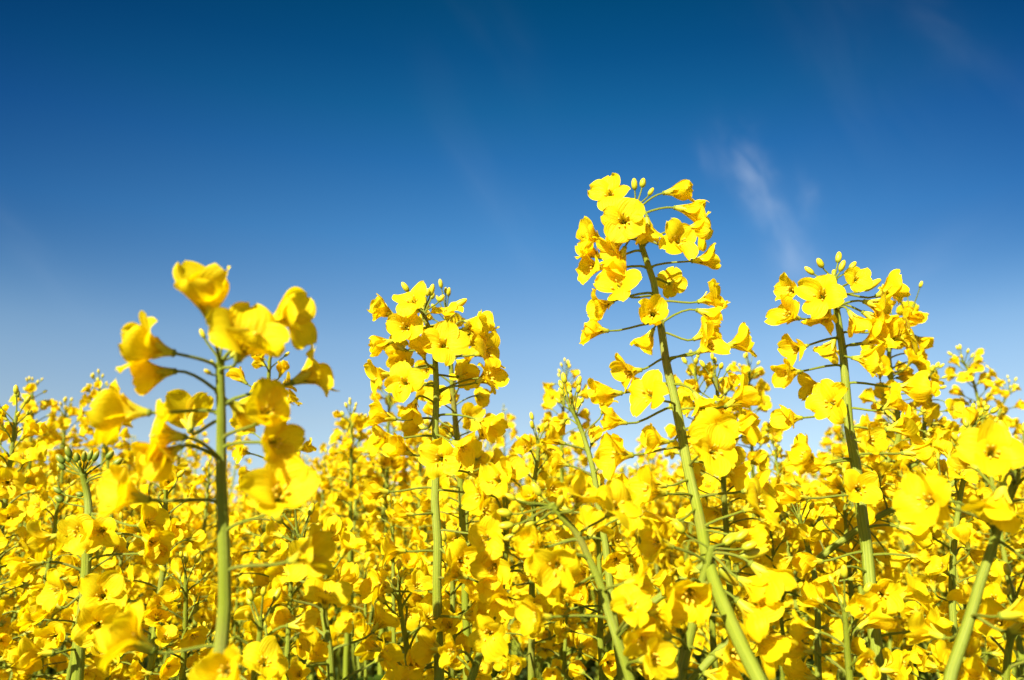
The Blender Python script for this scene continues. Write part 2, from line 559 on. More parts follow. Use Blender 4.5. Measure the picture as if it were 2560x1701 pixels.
def raceme(rng, axis, n, budn, spread=1.0, pods=0, up_first=0.0):
    """axis: (m,3) polyline from bottom to top. yields dicts kind, a, b, d, op, s"""
    L = np.concatenate([[0], np.cumsum(np.linalg.norm(np.diff(axis, axis=0), axis=1))])
    tot = L[-1]

    def P(q):
        q = q * tot
        return np.array([np.interp(q, L, axis[:, i]) for i in range(3)])
    upv = axis[-1] - axis[0]
    upv /= np.linalg.norm(upv)
    X = basis(upv)
    g = rng.uniform(0, 6.28)
    o_ = []
    N = n + pods
    for i in range(N):
        q = (i + rng.uniform(-.35, .35)) / N
        q = min(max(q, 0), 1) * .95
        g += 2.39996 + rng.uniform(-.35, .35)
        out_ = X[:, 0] * math.cos(g) + X[:, 1] * math.sin(g)
        pl = (.024 - .012 * q ** 2) * rng.uniform(.85, 1.15) * spread
        rise = math.radians(8 + 48 * q ** 2 + rng.uniform(-12, 14))
        dr = out_ * math.cos(rise) + upv * math.sin(rise)
        a = P(q)
        b_ = a + dr * pl
        if i < pods:
            d = dr * .5 + np.array([0, 0, .9])
            o_.append(dict(kind='pod', a=a, b=b_, d=d / np.linalg.norm(d), s=1.0, up=upv))
            continue
        d = dr + np.array([rng.gauss(0, .35), rng.gauss(0, .35), rng.gauss(-.15, .35)])
        d /= np.linalg.norm(d)
        op = min(1, max(.12, rng.gauss(.62, .2) - (.18 if q > .85 else 0)))
        o_.append(dict(kind='flower', a=a, b=b_, d=d, op=op, s=rng.uniform(.76, 1.0) * (.85 if q > .88 else 1), up=upv))
    for i in range(budn):
        q = .93 + .07 * (i / max(1, budn - 1))
        g += 2.39996 + rng.uniform(-.3, .3)
        out_ = X[:, 0] * math.cos(g) + X[:, 1] * math.sin(g)
        rise = math.radians(38 + 48 * (i / max(1, budn)) + rng.uniform(-8, 8))
        dr = out_ * math.cos(rise) + upv * math.sin(rise)
        a = P(q)
        b_ = a + dr * rng.uniform(.011, .017)
        o_.append(dict(kind='bud', a=a, b=b_, d=dr, s=rng.uniform(.75, 1.1), up=upv))
    return o_


# ------------------------------------------------------------------ plants in three levels of detail
def plant_near(rng, name, label, cat, group, stems, items, leaves, fine):
    """stems: list of (pts, radii); items: flowers, buds, pods in world coordinates; a thing with parts and sub-parts"""
    base = stems[0][0][-1].copy()
    base[2] = 0.0
    t = thing(name, label, cat, base, group)
    mb = MB()
    for P, r in stems:
        v, f, uv = tube(P - base, r, 12 if fine else 8, ridge=.035)
        mb.add(v, f, uv, STEM)
    for P, r in stems:
        for e in (0,):
            v, f, uv, m = lathe([(r[e] * 1.02, -.0004), (r[e] * .7, .0005), (1e-5, .0009)], 8, STEM)
            mb.add(v @ basis(P[e] - P[e + 1]).T + P[e] - base, f, uv, STEM)
    for it in items:
        if it.get('joint', True):
            pl = np.linalg.norm(it['b'] - it['a'])
            n_ = it['a'] + (it['b'] - it['a']) * .04
            mb.addm(lathe([(.0001, -.0009), (.0011, -.0004), (.0010, .0006), (.0006, .0016)], 6, STEM), basis(it['b'] - it['a']), n_ - base)
    link('stem', mb.mesh('stem'), t)
    for it in items:
        a, b_, d, s = it['a'], it['b'], it['d'], it['s']
        roll = rng.uniform(0, 6.28)
        R = basis(d, roll)
        curve = pedicel(a, b_, d, it['up'])
        loc = (curve - b_) @ R / s                      # into the flower's own frame
        r0 = (.00064 if it['kind'] != 'bud' else .00048) / s
        pv, pf, puv = tube(loc, np.linspace(r0 * 1.15, r0 * .9, len(loc)), 6 if fine else 4)
        if it['kind'] == 'flower':
            i = opbin(it['op'])
            if fine:
                cb = MB()
                cb.add(pv, pf, puv, STEM)
                cb.addm(CORES[i])
                fo = link('flower', cb.mesh('flower'), t, b_ - base, R, s)
                for k in range(4):
                    me = rng.choice(PETALS[min(len(OPS) - 1, max(0, i + rng.choice((-1, 0, 0, 1))))])
                    po = link('petal', me, fo, (0, 0, 0), rotz(math.radians(AZ[k] + rng.uniform(-15, 15))), rng.uniform(.93, 1.06))
                link('calyx', rng.choice(CALYXES[i]), fo)
            else:
                fo = link('flower', rng.choice(FLM[i]), t, b_ - base, R, s)
                cb = MB()
                cb.add(pv, pf, puv, STEM)
                link('flower_stalk', cb.mesh('flower_stalk'), fo)
        elif it['kind'] == 'bud':
            k = rng.randrange(4) if not it.get('big') else 4 + rng.randrange(2)
            cb = MB()
            bv, bf, bu, bm = BUDS[k]
            cb.add(bv, bf, bu, BUDG if it.get('green') else bm)
            cb.add(pv, pf, puv, STEM)
            link('bud', cb.mesh('bud'), t, b_ - base, R, s)
        else:
            cb = MB()
            cb.addm(pod_arr(rng))
            cb.add(pv, pf, puv, STEM)
            link('pod', cb.mesh('pod'), t, b_ - base, R, s)
    for (p_, az, L, Wd) in leaves:
        v, f, uv, m = leaf_arr(rng, L, Wd)
        cb = MB()
        cb.add(v, f, uv, m)
        link('leaf', cb.mesh('leaf'), t, p_ - base, rotz(az))
    return t


def gen_plant(rng, H, lean=(0, 0), nr=4, dens=1.0):
    """a whole plant round its own base: stems, list of item lists (one per raceme), leaves"""
    stems, heads, leaves = [], [], []
    top = np.array([lean[0], lean[1], H])
    m = np.array([lean[0] * .3 + rng.gauss(0, .012), lean[1] * .3 + rng.gauss(0, .012), H * .5])
    main = smooth([top, top * [.8, .8, .85], m, (0, 0, 0)], 10)
    rad = np.interp(main[:, 2] / H, [0, .6, .82, .97, 1], [.0075, .0052, .0030, .0016, .0012])
    stems.append((main, rad))
    RL = rng.uniform(.15, .21)

    def head(ax, L, n):
        d = np.cumsum(np.concatenate([[0], np.linalg.norm(np.diff(ax, axis=0), axis=1)]))
        q = np.linspace(L, 0, 10)
        pts = np.stack([np.interp(q, d, ax[:, i]) for i in range(3)], 1)
        heads.append(raceme(rng, pts, int(n * dens), rng.randint(5, 9), rng.uniform(.85, 1.05), pods=rng.choice([0, 0, 3])))
    head(main, RL, 46)
    az = rng.uniform(0, 6.28)
    for k in range(nr - 1):
        az += 2.4 + rng.uniform(-.4, .4)
        h0 = H - rng.uniform(.28, .42) - .05 * k
        p0 = np.array([np.interp(h0, main[::-1, 2], main[::-1, i]) for i in range(3)])
        out_ = np.array([math.cos(az), math.sin(az), 0])
        tp = H - rng.uniform(.01, .10) - .018 * k
        rr = rng.uniform(.05, .10)
        e = p0 + out_ * rr + np.array([0, 0, tp - h0])
        br = smooth([e, p0 + out_ * rr * .85 + [0, 0, (tp - h0) * .6], p0 + out_ * rr * .4 + [0, 0, (tp - h0) * .22], p0], 7)
        stems.append((br, np.linspace(.0012, .0032, len(br)) * np.linspace(1, .9, len(br))))
        head(br, rng.uniform(.06, .11), 17)
        leaves.append((p0, az, rng.uniform(.05, .09), rng.uniform(.012, .022)))
    z = H - .5
    while z > .1:
        az += 2.4
        p0 = np.array([np.interp(z, main[::-1, 2], main[::-1, i]) for i in range(3)])
        leaves.append((p0, az, rng.uniform(.09, .2), rng.uniform(.03, .07)))
        z -= rng.uniform(.07, .12)
    return stems, heads, leaves


def head_mesh(rng, items, lod):
    mb = MB()
    for it in items:
        R = basis(it['d'], rng.uniform(0, 6.28)) * it['s']
        c = pedicel(it['a'], it['b'], it['d'], it['up'], 4 if lod == 2 else 5)
        v, f, uv = tube(c, .0006 if it['kind'] != 'bud' else .0005, 3)
        mb.add(v, f, uv, STEM)
        if it['kind'] == 'flower':
            a = rng.choice(FL[lod][opbin(it['op'])])
        elif it['kind'] == 'bud':
            a = rng.choice(BUDS_LO)
        else:
            a = pod_arr(rng, 3)
        mb.addm(a, R, it['b'])
    return mb


# ------------------------------------------------------------------ the setting
def plane_mesh(name, half, z, n=2):
    xs = np.linspace(-half, half, n)
    X, Y = np.meshgrid(xs, xs)
    v = np.stack([X, Y, np.full_like(X, z)], -1).reshape(-1, 3)
    me = bpy.data.meshes.new(name)
    me.from_pydata(v.tolist(), [], grid_faces(n, n).tolist())
    me.materials.append(M_SOIL)
    return me


g_ = link('ground', plane_mesh('ground', 900, 0.0))
g_['kind'] = 'structure'
g_['label'] = 'dark soil floor of the rapeseed field under the crop'

# ------------------------------------------------------------------ the plants that can be told apart, read off the photograph


def z1(x, y): return x / 2.613, 600 + y / 2.613
def z2(x, y): return 850 + x / 2.613, 650 + y / 2.613
def z3(x, y): return 1400 + x / 3.137, 400 + y / 3.137
def z4(x, y): return 1860 + x / 2.613, 600 + y / 2.613
def z5(x, y): return x / 2.609, 1100 + y / 2.609
def z6(x, y): return 850 + x / 2.609, 1100 + y / 2.609
def z7(x, y): return 1660 + x / 2.609, 1100 + y / 2.609
def z8(x, y): return 1400 + x / 3.137, 850 + y / 3.137


def stem_pts(px):
    """px: list of (x, y, depth) from the top down; then on to the soil"""
    P = [at(*q) for q in px]
    d = P[-1] - P[-2]
    d = d / abs(d[2]) if d[2] < 0 else np.array([0, 0, -1.0])
    last = P[-1]
    h = last[2]
    for k, q in enumerate((.05, .2, .55, 1.0)):
        slope = d[:2] * h * (.045, .13, .22, .26)[k] * .8
        P.append(np.array([last[0] + slope[0], last[1] + slope[1] , h * (1 - q)]))
    return smooth(P, 12)


def hero(label, px, flowers=(), buds=(), auto=None, rtop=.0012, rmid=.0026, rlow=.0042, seed=1, fine=True, group=None, green=False):
    """flowers: (attach pixel), (base pixel), dir, openness, size;  buds: (attach), (tip), size, big"""
    rng = random.Random(seed)
    P = stem_pts(px)
    kr = random.Random(seed * 7 + 1)
    LL = np.concatenate([[0], np.cumsum(np.linalg.norm(np.diff(P, axis=0), axis=1))])
    kn = np.arange(0, LL[-1] + .03, .022)
    wob = np.stack([np.interp(LL, kn, [kr.gauss(0, .00035) for _ in kn]) for _ in range(3)], 1)
    wob[:2] = 0
    P = P + wob
    L = np.concatenate([[0], np.cumsum(np.linalg.norm(np.diff(P, axis=0), axis=1))])
    rad = np.interp(L, [0, .03, .12, .35, 1.2], [rtop, rmid * .85, rmid * 1.25, rlow, .0075])
    pp = np.array([pix(q) for q in P])
    up = P[0] - P[10]
    up /= np.linalg.norm(up)

    def on_stem(x, y):
        i = int(np.argmin((pp[:, 0] - x) ** 2 + (pp[:, 1] - y) ** 2))
        j = i + 1 if i == 0 else (i - 1 if i == len(P) - 1 else (i + 1 if (pp[i + 1, 0] - x) ** 2 + (pp[i + 1, 1] - y) ** 2 < (pp[i - 1, 0] - x) ** 2 + (pp[i - 1, 1] - y) ** 2 else i - 1))
        e = pp[j, :2] - pp[i, :2]
        t_ = np.clip(((x - pp[i, 0]) * e[0] + (y - pp[i, 1]) * e[1]) / (e @ e + 1e-9), 0, 1)
        return P[i] * (1 - t_) + P[j] * t_
    items = []
    for (ax, ay), (bx, by), dv, op, s in flowers:
        a = on_stem(ax, ay)
        dep = pix(a)[2]
        lat = np.linalg.norm(at(bx, by, dep) - a)
        Lp = max(lat * 1.04, .019 * min(1.2, max(.8, s)))
        dz = math.sqrt(max(0, Lp ** 2 - lat ** 2))
        sg = 1 if (dv[2] > 0.05 or (dv[2] > -.05 and rng.random() < .5)) else -1
        b_ = at(bx, by, dep - sg * dz)
        items.append(dict(kind='flower', a=a, b=b_, d=cdir(dv), op=op, s=s, up=up))
    for q in buds:
        (ax, ay), (bx, by), s, big = q
        a = on_stem(ax, ay)
        dep = pix(a)[2] - rng.uniform(-.006, .006)
        tip = at(bx, by, dep)
        d = tip - a
        d /= np.linalg.norm(d)
        Lb = .0062 * s * (1.9 if big else 1)
        d2 = d + cdir((0, .35, 0)) * .3
        d2 /= np.linalg.norm(d2)
        items.append(dict(kind='bud', a=a, b=tip - d2 * Lb * .55, d=d2, s=s * (.95 if green else 1), up=up, big=big, green=green))
    if auto:
        n, Lr, nb_ = auto[:3]
        m = L <= Lr
        ax = P[m][::-1]
        its = raceme(rng, ax, n, nb_, 1.0, pods=auto[3] if len(auto) > 3 else 0)
        items += its
    lv = []
    zz = min(P[0][2] - .38, CZ - .12)
    az = rng.uniform(0, 6)
    while zz > .15:
        i = int(np.argmin(abs(P[:, 2] - zz)))
        lv.append((P[i], az, rng.uniform(.09, .17), rng.uniform(.03, .055)))
        az += 2.4
        zz -= .11
    return plant_near(rng, 'rapeseed_plant', label, 'rapeseed plant', group, [(P, rad)], items, lv, fine)


def F(z, a, b_, d, op=.6, s=1.0):
    return (z(*a), z(*b_), d, op, s)


def B(z, a, b_, s=1.0, big=False):
    return (z(*a), z(*b_), s, big)


# --- the tallest raceme
C_px = [(*z3(600, 375), .455), (*z3(615, 560), .455), (*z3(665, 760), .455), (*z3(715, 950), .452), (*z3(748, 1100), .45), (*z3(795, 1350), .448),
        (*z8(832, 180), .443), (*z8(900, 480), .435), (*z8(960, 760), .425), (*z8(1015, 1050), .41), (*z8(1062, 1280), .40), (*z8(1110, 1480), .385),
        (1775, 1430, .36), (1830, 1560, .335), (1910, 1720, .31)]
hero('tallest rapeseed raceme with three plump buds on top, leaning toward the thin cloud', C_px, [
    F(z3, (560, 400), (415, 330), (-.35, .45, .8), .95), F(z3, (600, 420), (500, 510), (-.15, .1, .97), .92, 1.12),
    F(z3, (610, 400), (808, 262), (1, .12, .1), .25), F(z3, (612, 450), (895, 375), (1, -.2, .3), .45, 1.1),
    F(z3, (620, 410), (680, 440), (.1, -1, .0), .42, .95), F(z3, (680, 670), (965, 535), (.95, -.1, .35), .5, 1.05),
    F(z3, (660, 610), (865, 680), (.35, .25, .85), .75, 1.05), F(z3, (715, 840), (1032, 795), (1, .08, .3), .55),
    F(z3, (735, 925), (855, 970), (.35, .1, -.9), .8, .8), F(z3, (830, 1105), (1080, 1115), (.85, .25, .35), .55, .95),
    F(z3, (830, 1280), (1070, 1178), (.9, -.3, .2), .6, 1.0), F(z3, (780, 1290), (722, 1225), (-.1, .1, 1), .62, 1.0),
    F(z3, (770, 1310), (735, 1325), (-.5, -.85, .1), .45, .9), F(z3, (760, 1290), (380, 1342), (-1, .1, .15), .33, .95),
    F(z3, (700, 1055), (420, 1110), (-.9, -.35, .3), .6, 1.0), F(z3, (700, 1085), (525, 1060), (-.6, .55, .55), .75, 1.15),
    F(z3, (665, 855), (355, 850), (-1, .1, .3), .6), F(z3, (635, 715), (320, 770), (-.85, .5, .3), .55, .95),
    F(z3, (560, 590), (510, 685), (-.4, -.9, .2), .42, 1.05), F(z3, (620, 625), (335, 635), (-.9, .3, .4), .5, .95),
    F(z3, (615, 650), (490, 640), (-.7, -.5, .4), .5, .9), F(z3, (825, 1350), (1045, 1410), (.8, .45, .3), .42),
    F(z3, (870, 1560), (1075, 1515), (.6, .5, .6), .7, 1.1), F(z8, (870, 165), (1290, 55), (.9, .25, .3), .6, 1.0),
    F(z8, (795, 150), (640, 235), (-1, -.15, .4), .5), F(z8, (870, 525), (780, 470), (-.75, .3, .55), .75, 1.1),
    F(z8, (870, 340), (487, 418), (-1, .0, .2), .34, 1.05), F(z8, (870, 530), (525, 655), (-.95, .2, .1), .42, .9),
    F(z8, (940, 855), (572, 905), (-.95, .05, .35), .7, 1.2), F(z8, (915, 715), (855, 800), (-.8, .1, .2), .4, .95),
    F(z8, (905, 340), (1045, 405), (.35, -.6, .3), .6, .9), F(z8, (960, 545), (1300, 520), (.8, .45, .3), .5, 1.1),
    F(z8, (985, 700), (1310, 690), (.9, .1, .4), .6, 1.05), F(z8, (1010, 770), (1200, 720), (-.1, .1, .95), .85, 1.1),
    F(z8, (1030, 1000), (1140, 890), (.3, .2, .85), .8, 1.05), F(z8, (1040, 950), (1265, 1000), (.75, -.35, .1), .55, 1.0),
    F(z8, (1025, 1240), (835, 1205), (-.9, .2, .35), .62, 1.2), F(z8, (1150, 1470), (1440, 1340), (.7, .45, .5), .9, 1.15),
    F(z8, (1100, 1235), (1430, 1190), (.9, .25, .2), .5, 1.0), F(z8, (990, 1110), (840, 1145), (-1, .1, .1), .3, .9),
    F(z8, (1065, 1330), (930, 1420), (-.9, -.2, .2), .55, 1.0), F(z8, (1110, 1500), (1330, 1530), (.9, -.1, .2), .6, 1.0),
], [B(z3, (592, 345), (583, 185), 1.1), B(z3, (602, 345), (652, 170), 1.05), B(z3, (618, 352), (716, 247), .85), B(z3, (575, 385), (512, 312), .8),
    B(z3, (610, 400), (640, 405), .5)], seed=3, rtop=.0014, rmid=.0020, rlow=.0032)

# --- raceme between the first and the tallest one
B_px = [(*z2(545, 350), .47), (*z2(580, 440), .47), (*z2(605, 580), .47), (*z2(618, 750), .47), (*z2(625, 950), .465), (*z2(625, 1150), .46), (*z2(627, 1380), .455),
        (*z2(628, 1560), .45), (*z6(632, 700), .44), (*z6(632, 900), .435), (*z6(636, 1200), .43), (*z6(642, 1600), .42)]
hero('upright straight rapeseed stem with blossoms spread evenly along it and a curved bud on top', B_px, [
    F(z2, (560, 400), (362, 372), (-.85, .45, .2), .35), F(z2, (550, 360), (510, 320), (-.3, .55, .75), .88, .95),
    F(z2, (575, 450), (470, 460), (-.3, .15, .9), .7, 1.0), F(z2, (620, 680), (682, 585), (.05, .35, .93), .9, 1.1),
    F(z2, (590, 530), (355, 528), (-1, -.3, .3), .42, .95), F(z2, (600, 690), (335, 745), (-.95, -.1, .35), .65, 1.05),
    F(z2, (595, 700), (438, 710), (-.45, .55, -.7), .8, .9), F(z2, (600, 830), (450, 820), (-.2, .25, .9), .8, 1.0),
    F(z2, (605, 940), (500, 905), (-.2, -.6, .3), .55, .85), F(z2, (600, 1040), (365, 1042), (-.9, .25, .3), .42),
    F(z2, (605, 1155), (375, 1165), (-.98, .05, .3), .4, 1.0), F(z2, (600, 1280), (470, 1272), (-.7, .45, .5), .42, .95),
    F(z2, (650, 1180), (675, 1300), (-.15, .1, .95), .88, 1.0), F(z2, (600, 430), (800, 455), (.9, .15, .3), .5, 1.05),
    F(z2, (640, 650), (880, 620), (.85, .25, .4), .75, 1.1), F(z2, (650, 860), (890, 800), (.75, .35, .4), .7, 1.1),
    F(z2, (635, 755), (765, 765), (.5, .1, -.75), .8, .9), F(z2, (650, 1020), (885, 1040), (.8, -.3, .4), .6, 1.05),
    F(z2, (600, 1490), (320, 1515), (-1, .12, .2), .32, .95), F(z2, (650, 1145), (730, 1190), (.6, -.2, .4), .5),
    F(z2, (655, 1380), (840, 1390), (.9, -.2, .2), .45, 1.0), F(z2, (650, 1510), (850, 1510), (.8, .45, .4), .5, 1.1),
    F(z6, (600, 487), (485, 487), (-1, .1, .1), .25, .7), F(z6, (600, 730), (430, 727), (-.95, .2, .25), .5),
    F(z6, (600, 1000), (350, 985), (-.9, .3, .35), .62, 1.0), F(z6, (655, 590), (865, 612), (.8, .1, .3), .4, 1.05),
    F(z6, (655, 700), (760, 790), (.4, .2, .8), .75, 1.0), F(z6, (655, 905), (780, 912), (.8, .2, .3), .5), F(z6, (665, 1160), (780, 1155), (.85, .15, .2), .55),
    F(z2, (600, 1000), (560, 1100), (-.7, .1, -.5), .6, .9), F(z2, (640, 560), (860, 480), (.7, .5, -.2), .6, 1.0),
    F(z6, (640, 1330), (720, 1400), (.2, .1, .8), .35, .8),
], [B(z2, (565, 290), (600, 195), 1.1), B(z2, (570, 330), (668, 245), .95), B(z2, (575, 360), (785, 285), 1.1, True), B(z2, (560, 390), (592, 380), .7),
    B(z2, (560, 330), (575, 205), .9)], auto=(7, .05, 3), seed=5, rtop=.0014, rmid=.0020, rlow=.0034)

# --- raceme right of the tallest
D_px = [(*z4(590, 255), .47), (*z4(600, 400), .47), (*z4(620, 550), .468), (*z4(645, 730), .466), (*z4(665, 930), .46), (*z4(690, 1150), .455), (*z4(715, 1350), .45),
        (*z4(740, 1560), .445), (*z7(1290, 500), .435), (*z7(1320, 720), .43), (*z7(1345, 950), .42), (*z7(1370, 1200), .41), (*z7(1405, 1600), .40)]
hero('rapeseed raceme with a fan of six bright buds on top, beside the tallest raceme', D_px, [
    F(z4, (600, 460), (530, 400), (-.55, .3, .75), .8, 1.15), F(z4, (575, 330), (375, 340), (-.9, .1, .35), .5, 1.0),
    F(z4, (595, 515), (362, 515), (-.95, .2, .35), .6, 1.1), F(z4, (600, 340), (695, 280), (.2, .2, .93), .62, .75),
    F(z4, (625, 440), (780, 402), (.8, -.3, .5), .62, 1.1), F(z4, (610, 350), (860, 370), (.85, .45, .3), .6, 1.05),
    F(z4, (625, 410), (772, 470), (.75, -.45, .2), .42, 1.05), F(z4, (600, 380), (560, 440), (-.4, -.8, .2), .5),
    F(z4, (620, 460), (680, 460), (.4, -.75, .3), .5, .95), F(z4, (610, 645), (415, 690), (-.9, -.25, .2), .5, .95),
    F(z4, (630, 825), (368, 860), (-1, -.1, .3), .55, 1.05), F(z4, (655, 700), (770, 680), (.65, .35, .55), .6, 1.0),
    F(z4, (655, 605), (830, 605), (.9, .15, .3), .5, .95), F(z4, (640, 930), (530, 970), (-.6, .1, -.5), .6),
    F(z4, (690, 935), (978, 962), (1, .0, .2), .48, 1.15), F(z4, (665, 1080), (630, 1100), (-.75, .35, .5), .72, 1.1),
    F(z4, (670, 1150), (380, 1163), (-1, .0, .2), .38, .95), F(z4, (710, 1100), (895, 1108), (.75, .45, .2), .5, 1.0),
    F(z4, (715, 1220), (925, 1240), (.85, .2, .4), .7, 1.15), F(z4, (700, 1280), (740, 1310), (.5, .15, .75), .7, .95),
    F(z4, (755, 1405), (1030, 1395), (1, .15, .2), .42, 1.05), F(z4, (700, 1440), (478, 1445), (-.9, .35, .25), .5, 1.05),
    F(z4, (695, 1455), (570, 1457), (-1, -.1, .0), .2, .8), F(z4, (660, 770), (705, 770), (.6, -.1, .5), .6),
    F(z4, (655, 700), (980, 650), (.7, .3, .5), .9, 1.05), F(z4, (640, 620), (600, 640), (-.3, -.7, -.3), .55, 1.0),
    F(z7, (1260, 350), (1245, 330), (-.1, .3, .95), .72, 1.0), F(z7, (1200, 380), (938, 380), (-.9, .15, .2), .36, 1.0),
    F(z7, (1325, 575), (1520, 565), (.85, -.2, .35), .55, 1.05), F(z7, (1290, 735), (1035, 792), (-1, .0, .2), .34, 1.0),
    F(z7, (1355, 755), (1605, 758), (.9, -.1, .2), .2, .6), F(z7, (1300, 875), (1150, 852), (-.6, -.5, .3), .5, 1.0),
    F(z7, (1330, 1160), (1045, 1118), (-.6, .8, .2), .5, .95), F(z7, (1345, 1040), (1525, 1040), (.7, .5, .3), .5, 1.0),
    F(z7, (1405, 1290), (1640, 1240), (.7, .45, .3), .6, 1.05), F(z7, (1355, 1040), (1400, 1010), (-.2, .3, .8), .6, 1.0),
], [B(z4, (560, 275), (425, 200), 1.05), B(z4, (570, 265), (495, 148), 1.05), B(z4, (590, 250), (618, 112), 1.1), B(z4, (600, 260), (642, 168), 1.1),
    B(z4, (615, 270), (712, 168), .95), B(z4, (590, 260), (588, 215), .9), B(z4, (610, 370), (850, 287), 1.1, True), B(z4, (575, 310), (520, 285), .5),
    B(z4, (575, 340), (545, 300), .5)], seed=7, rtop=.0016, rmid=.0023, rlow=.0038)

# --- the near one with few large blossoms
A_px = [(*z1(1440, 800), .30), (*z1(1442, 950), .30), (*z1(1445, 1100), .30), (*z1(1448, 1300), .30), (*z5(1450, 250), .298), (*z5(1452, 550), .296), (*z5(1450, 900), .292),
        (*z5(1440, 1250), .288), (*z5(1425, 1500), .284), (*z5(1400, 1750), .28)]
hero('large rapeseed bloom close up with one cupped blossom on top and a bare thick stem', A_px, [
    F(z1, (1440, 810), (1378, 548), (-.02, 1, .35), .36, 1.22), F(z1, (1420, 835), (1142, 742), (-.92, .25, .4), .58, 1.15),
    F(z1, (1420, 1010), (1150, 858), (-.95, -.1, .3), .5, 1.0), F(z1, (1460, 860), (1552, 788), (.5, .72, .5), .62, 1.25),
    F(z1, (1480, 780), (1735, 560), (.75, .35, .1), .7, 1.15), F(z1, (1470, 1080), (1905, 935), (.75, .35, -.3), .62, 1.15),
    F(z1, (1475, 1300), (1690, 1190), (.6, .5, .6), .6, 1.0), F(z1, (1480, 1360), (1712, 1322), (.75, .1, .6), .5, 1.0),
    F(z1, (1430, 1130), (980, 1130), (-1, .12, .25), .5, 1.2), F(z1, (1430, 1180), (1245, 1250), (-.35, .5, -.65), .7, 1.05),
    F(z1, (1420, 1440), (1180, 1350), (-.4, -.3, .8), .6, 1.0), F(z1, (1420, 1440), (1210, 1290), (-.75, .15, .5), .75, 1.1),
    F(z1, (1450, 1000), (1500, 1060), (.3, -.35, -.5), .6, 1.05),
    F(z5, (1420, 410), (975, 392), (-.7, .35, .65), .6, 1.1), F(z5, (1470, 600), (1790, 445), (.4, .65, .65), .6, 1.2),
    F(z5, (1400, 1340), (1000, 1378), (-.6, .55, .35), .5, 1.2), F(z5, (1490, 855), (1880, 795), (.8, .3, .1), .5, 1.0),
    F(z5, (1480, 1450), (1560, 1500), (-.3, .3, .9), .6, .9),
], [B(z1, (1435, 790), (1322, 612), .62), B(z1, (1460, 780), (1450, 607), .58), B(z1, (1470, 800), (1530, 745), .6), B(z1, (1410, 890), (1355, 862), .5),
    B(z1, (1420, 820), (1385, 800), .5)], seed=9, rtop=.0016, rmid=.0022, rlow=.0031)

# --- the green budded one by the near one
J_px = [(*z5(543, 225), .44), (*z5(570, 350), .44), (*z5(575, 600), .43), (*z5(565, 850), .425), (*z5(540, 1100), .42), (*z5(515, 1350), .415), (*z5(508, 1620), .41)]
hero('short rapeseed stem crowned by a spread of green unopened buds', J_px, [
    F(z5, (580, 480), (575, 580), (-.1, .05, .98), .72, .92), F(z5, (600, 490), (690, 580), (.15, .0, .97), .68, .9),
    F(z5, (545, 690), (390, 620), (-.95, -.25, .3), .5, .95), F(z5, (535, 865), (285, 800), (-.8, -.1, .5), .6, 1.0),
    F(z5, (545, 1020), (470, 965), (-.5, .05, .85), .8, .95), F(z5, (560, 1140), (680, 1030), (.3, .45, .8), .95, 1.0),
    F(z5, (590, 790), (905, 742), (.9, .1, .2), .35, .95), F(z5, (600, 480), (900, 560), (.8, .3, .4), .6, 1.1),
    F(z5, (545, 1260), (640, 1200), (.4, .2, .8), .7, 1.05), F(z5, (535, 1370), (350, 1390), (-.9, .1, .3), .5, 1.0),
    F(z5, (560, 1000), (400, 1100), (-.7, .1, .5), .5, .9), F(z5, (580, 640), (930, 640), (.8, -.2, .4), .6, .95),
], [B(z5, (540, 235), (390, 120), 1.1), B(z5, (540, 235), (445, 75), 1.1), B(z5, (545, 225), (500, 110), 1.0), B(z5, (545, 225), (550, 105), 1.0), B(z5, (548, 225), (590, 95), 1.0),
    B(z5, (550, 230), (628, 100), 1.0), B(z5, (555, 245), (725, 90), 1.1), B(z5, (560, 270), (770, 145), 1.25), B(z5, (560, 280), (800, 180), 1.0), B(z5, (540, 240), (440, 120), .8),
    B(z5, (535, 240), (395, 170), .9), B(z5, (590, 450), (375, 378), 1.15), B(z5, (560, 400), (370, 325), 1.0), B(z5, (575, 350), (510, 352), .9), B(z5, (545, 235), (520, 150), .6)],
     seed=13, green=True, rtop=.0016, rmid=.0026, rlow=.0036)

# --- the leaning thick stem at the edge
E_px = [(*z7(2320, 180), .33), (*z7(2295, 270), .33), (*z7(2235, 420), .33), (*z7(2180, 565), .33), (*z7(2115, 760), .33), (*z7(2068, 900), .328), (*z7(2020, 1080), .325),
        (*z7(1975, 1240), .322), (*z7(1880, 1560), .315)]
hero('slanting bare rapeseed stem with two wide open blossoms at its tip', E_px, [
    F(z7, (2300, 240), (2110, 110), (-.3, .35, .88), .7, 1.0), F(z7, (2310, 200), (2330, 120), (.3, .45, .85), .6, 1.0), F(z7, (2290, 280), (2215, 285), (-.3, -.9, .1), .5, 1.15),
    F(z7, (2150, 575), (1790, 420), (-.8, .25, .45), .62, 1.05), F(z7, (2185, 660), (2400, 800), (.8, -.3, .3), .6, 1.0), F(z7, (2015, 1160), (2190, 1150), (.75, .35, .5), .7, 1.2),
    F(z7, (2080, 1170), (2250, 1250), (.5, .45, .5), .42, 1.1), F(z7, (2230, 430), (2400, 380), (.6, .3, .6), .8, 1.1), F(z7, (1975, 1240), (1830, 1290), (-.6, .1, -.5), .5, .95),
], [B(z7, (2310, 200), (2210, 130), 1.0), B(z7, (2315, 190), (2240, 90), 1.0)], auto=(4, .03, 4), seed=17, rtop=.0015, rmid=.0021, rlow=.0026)

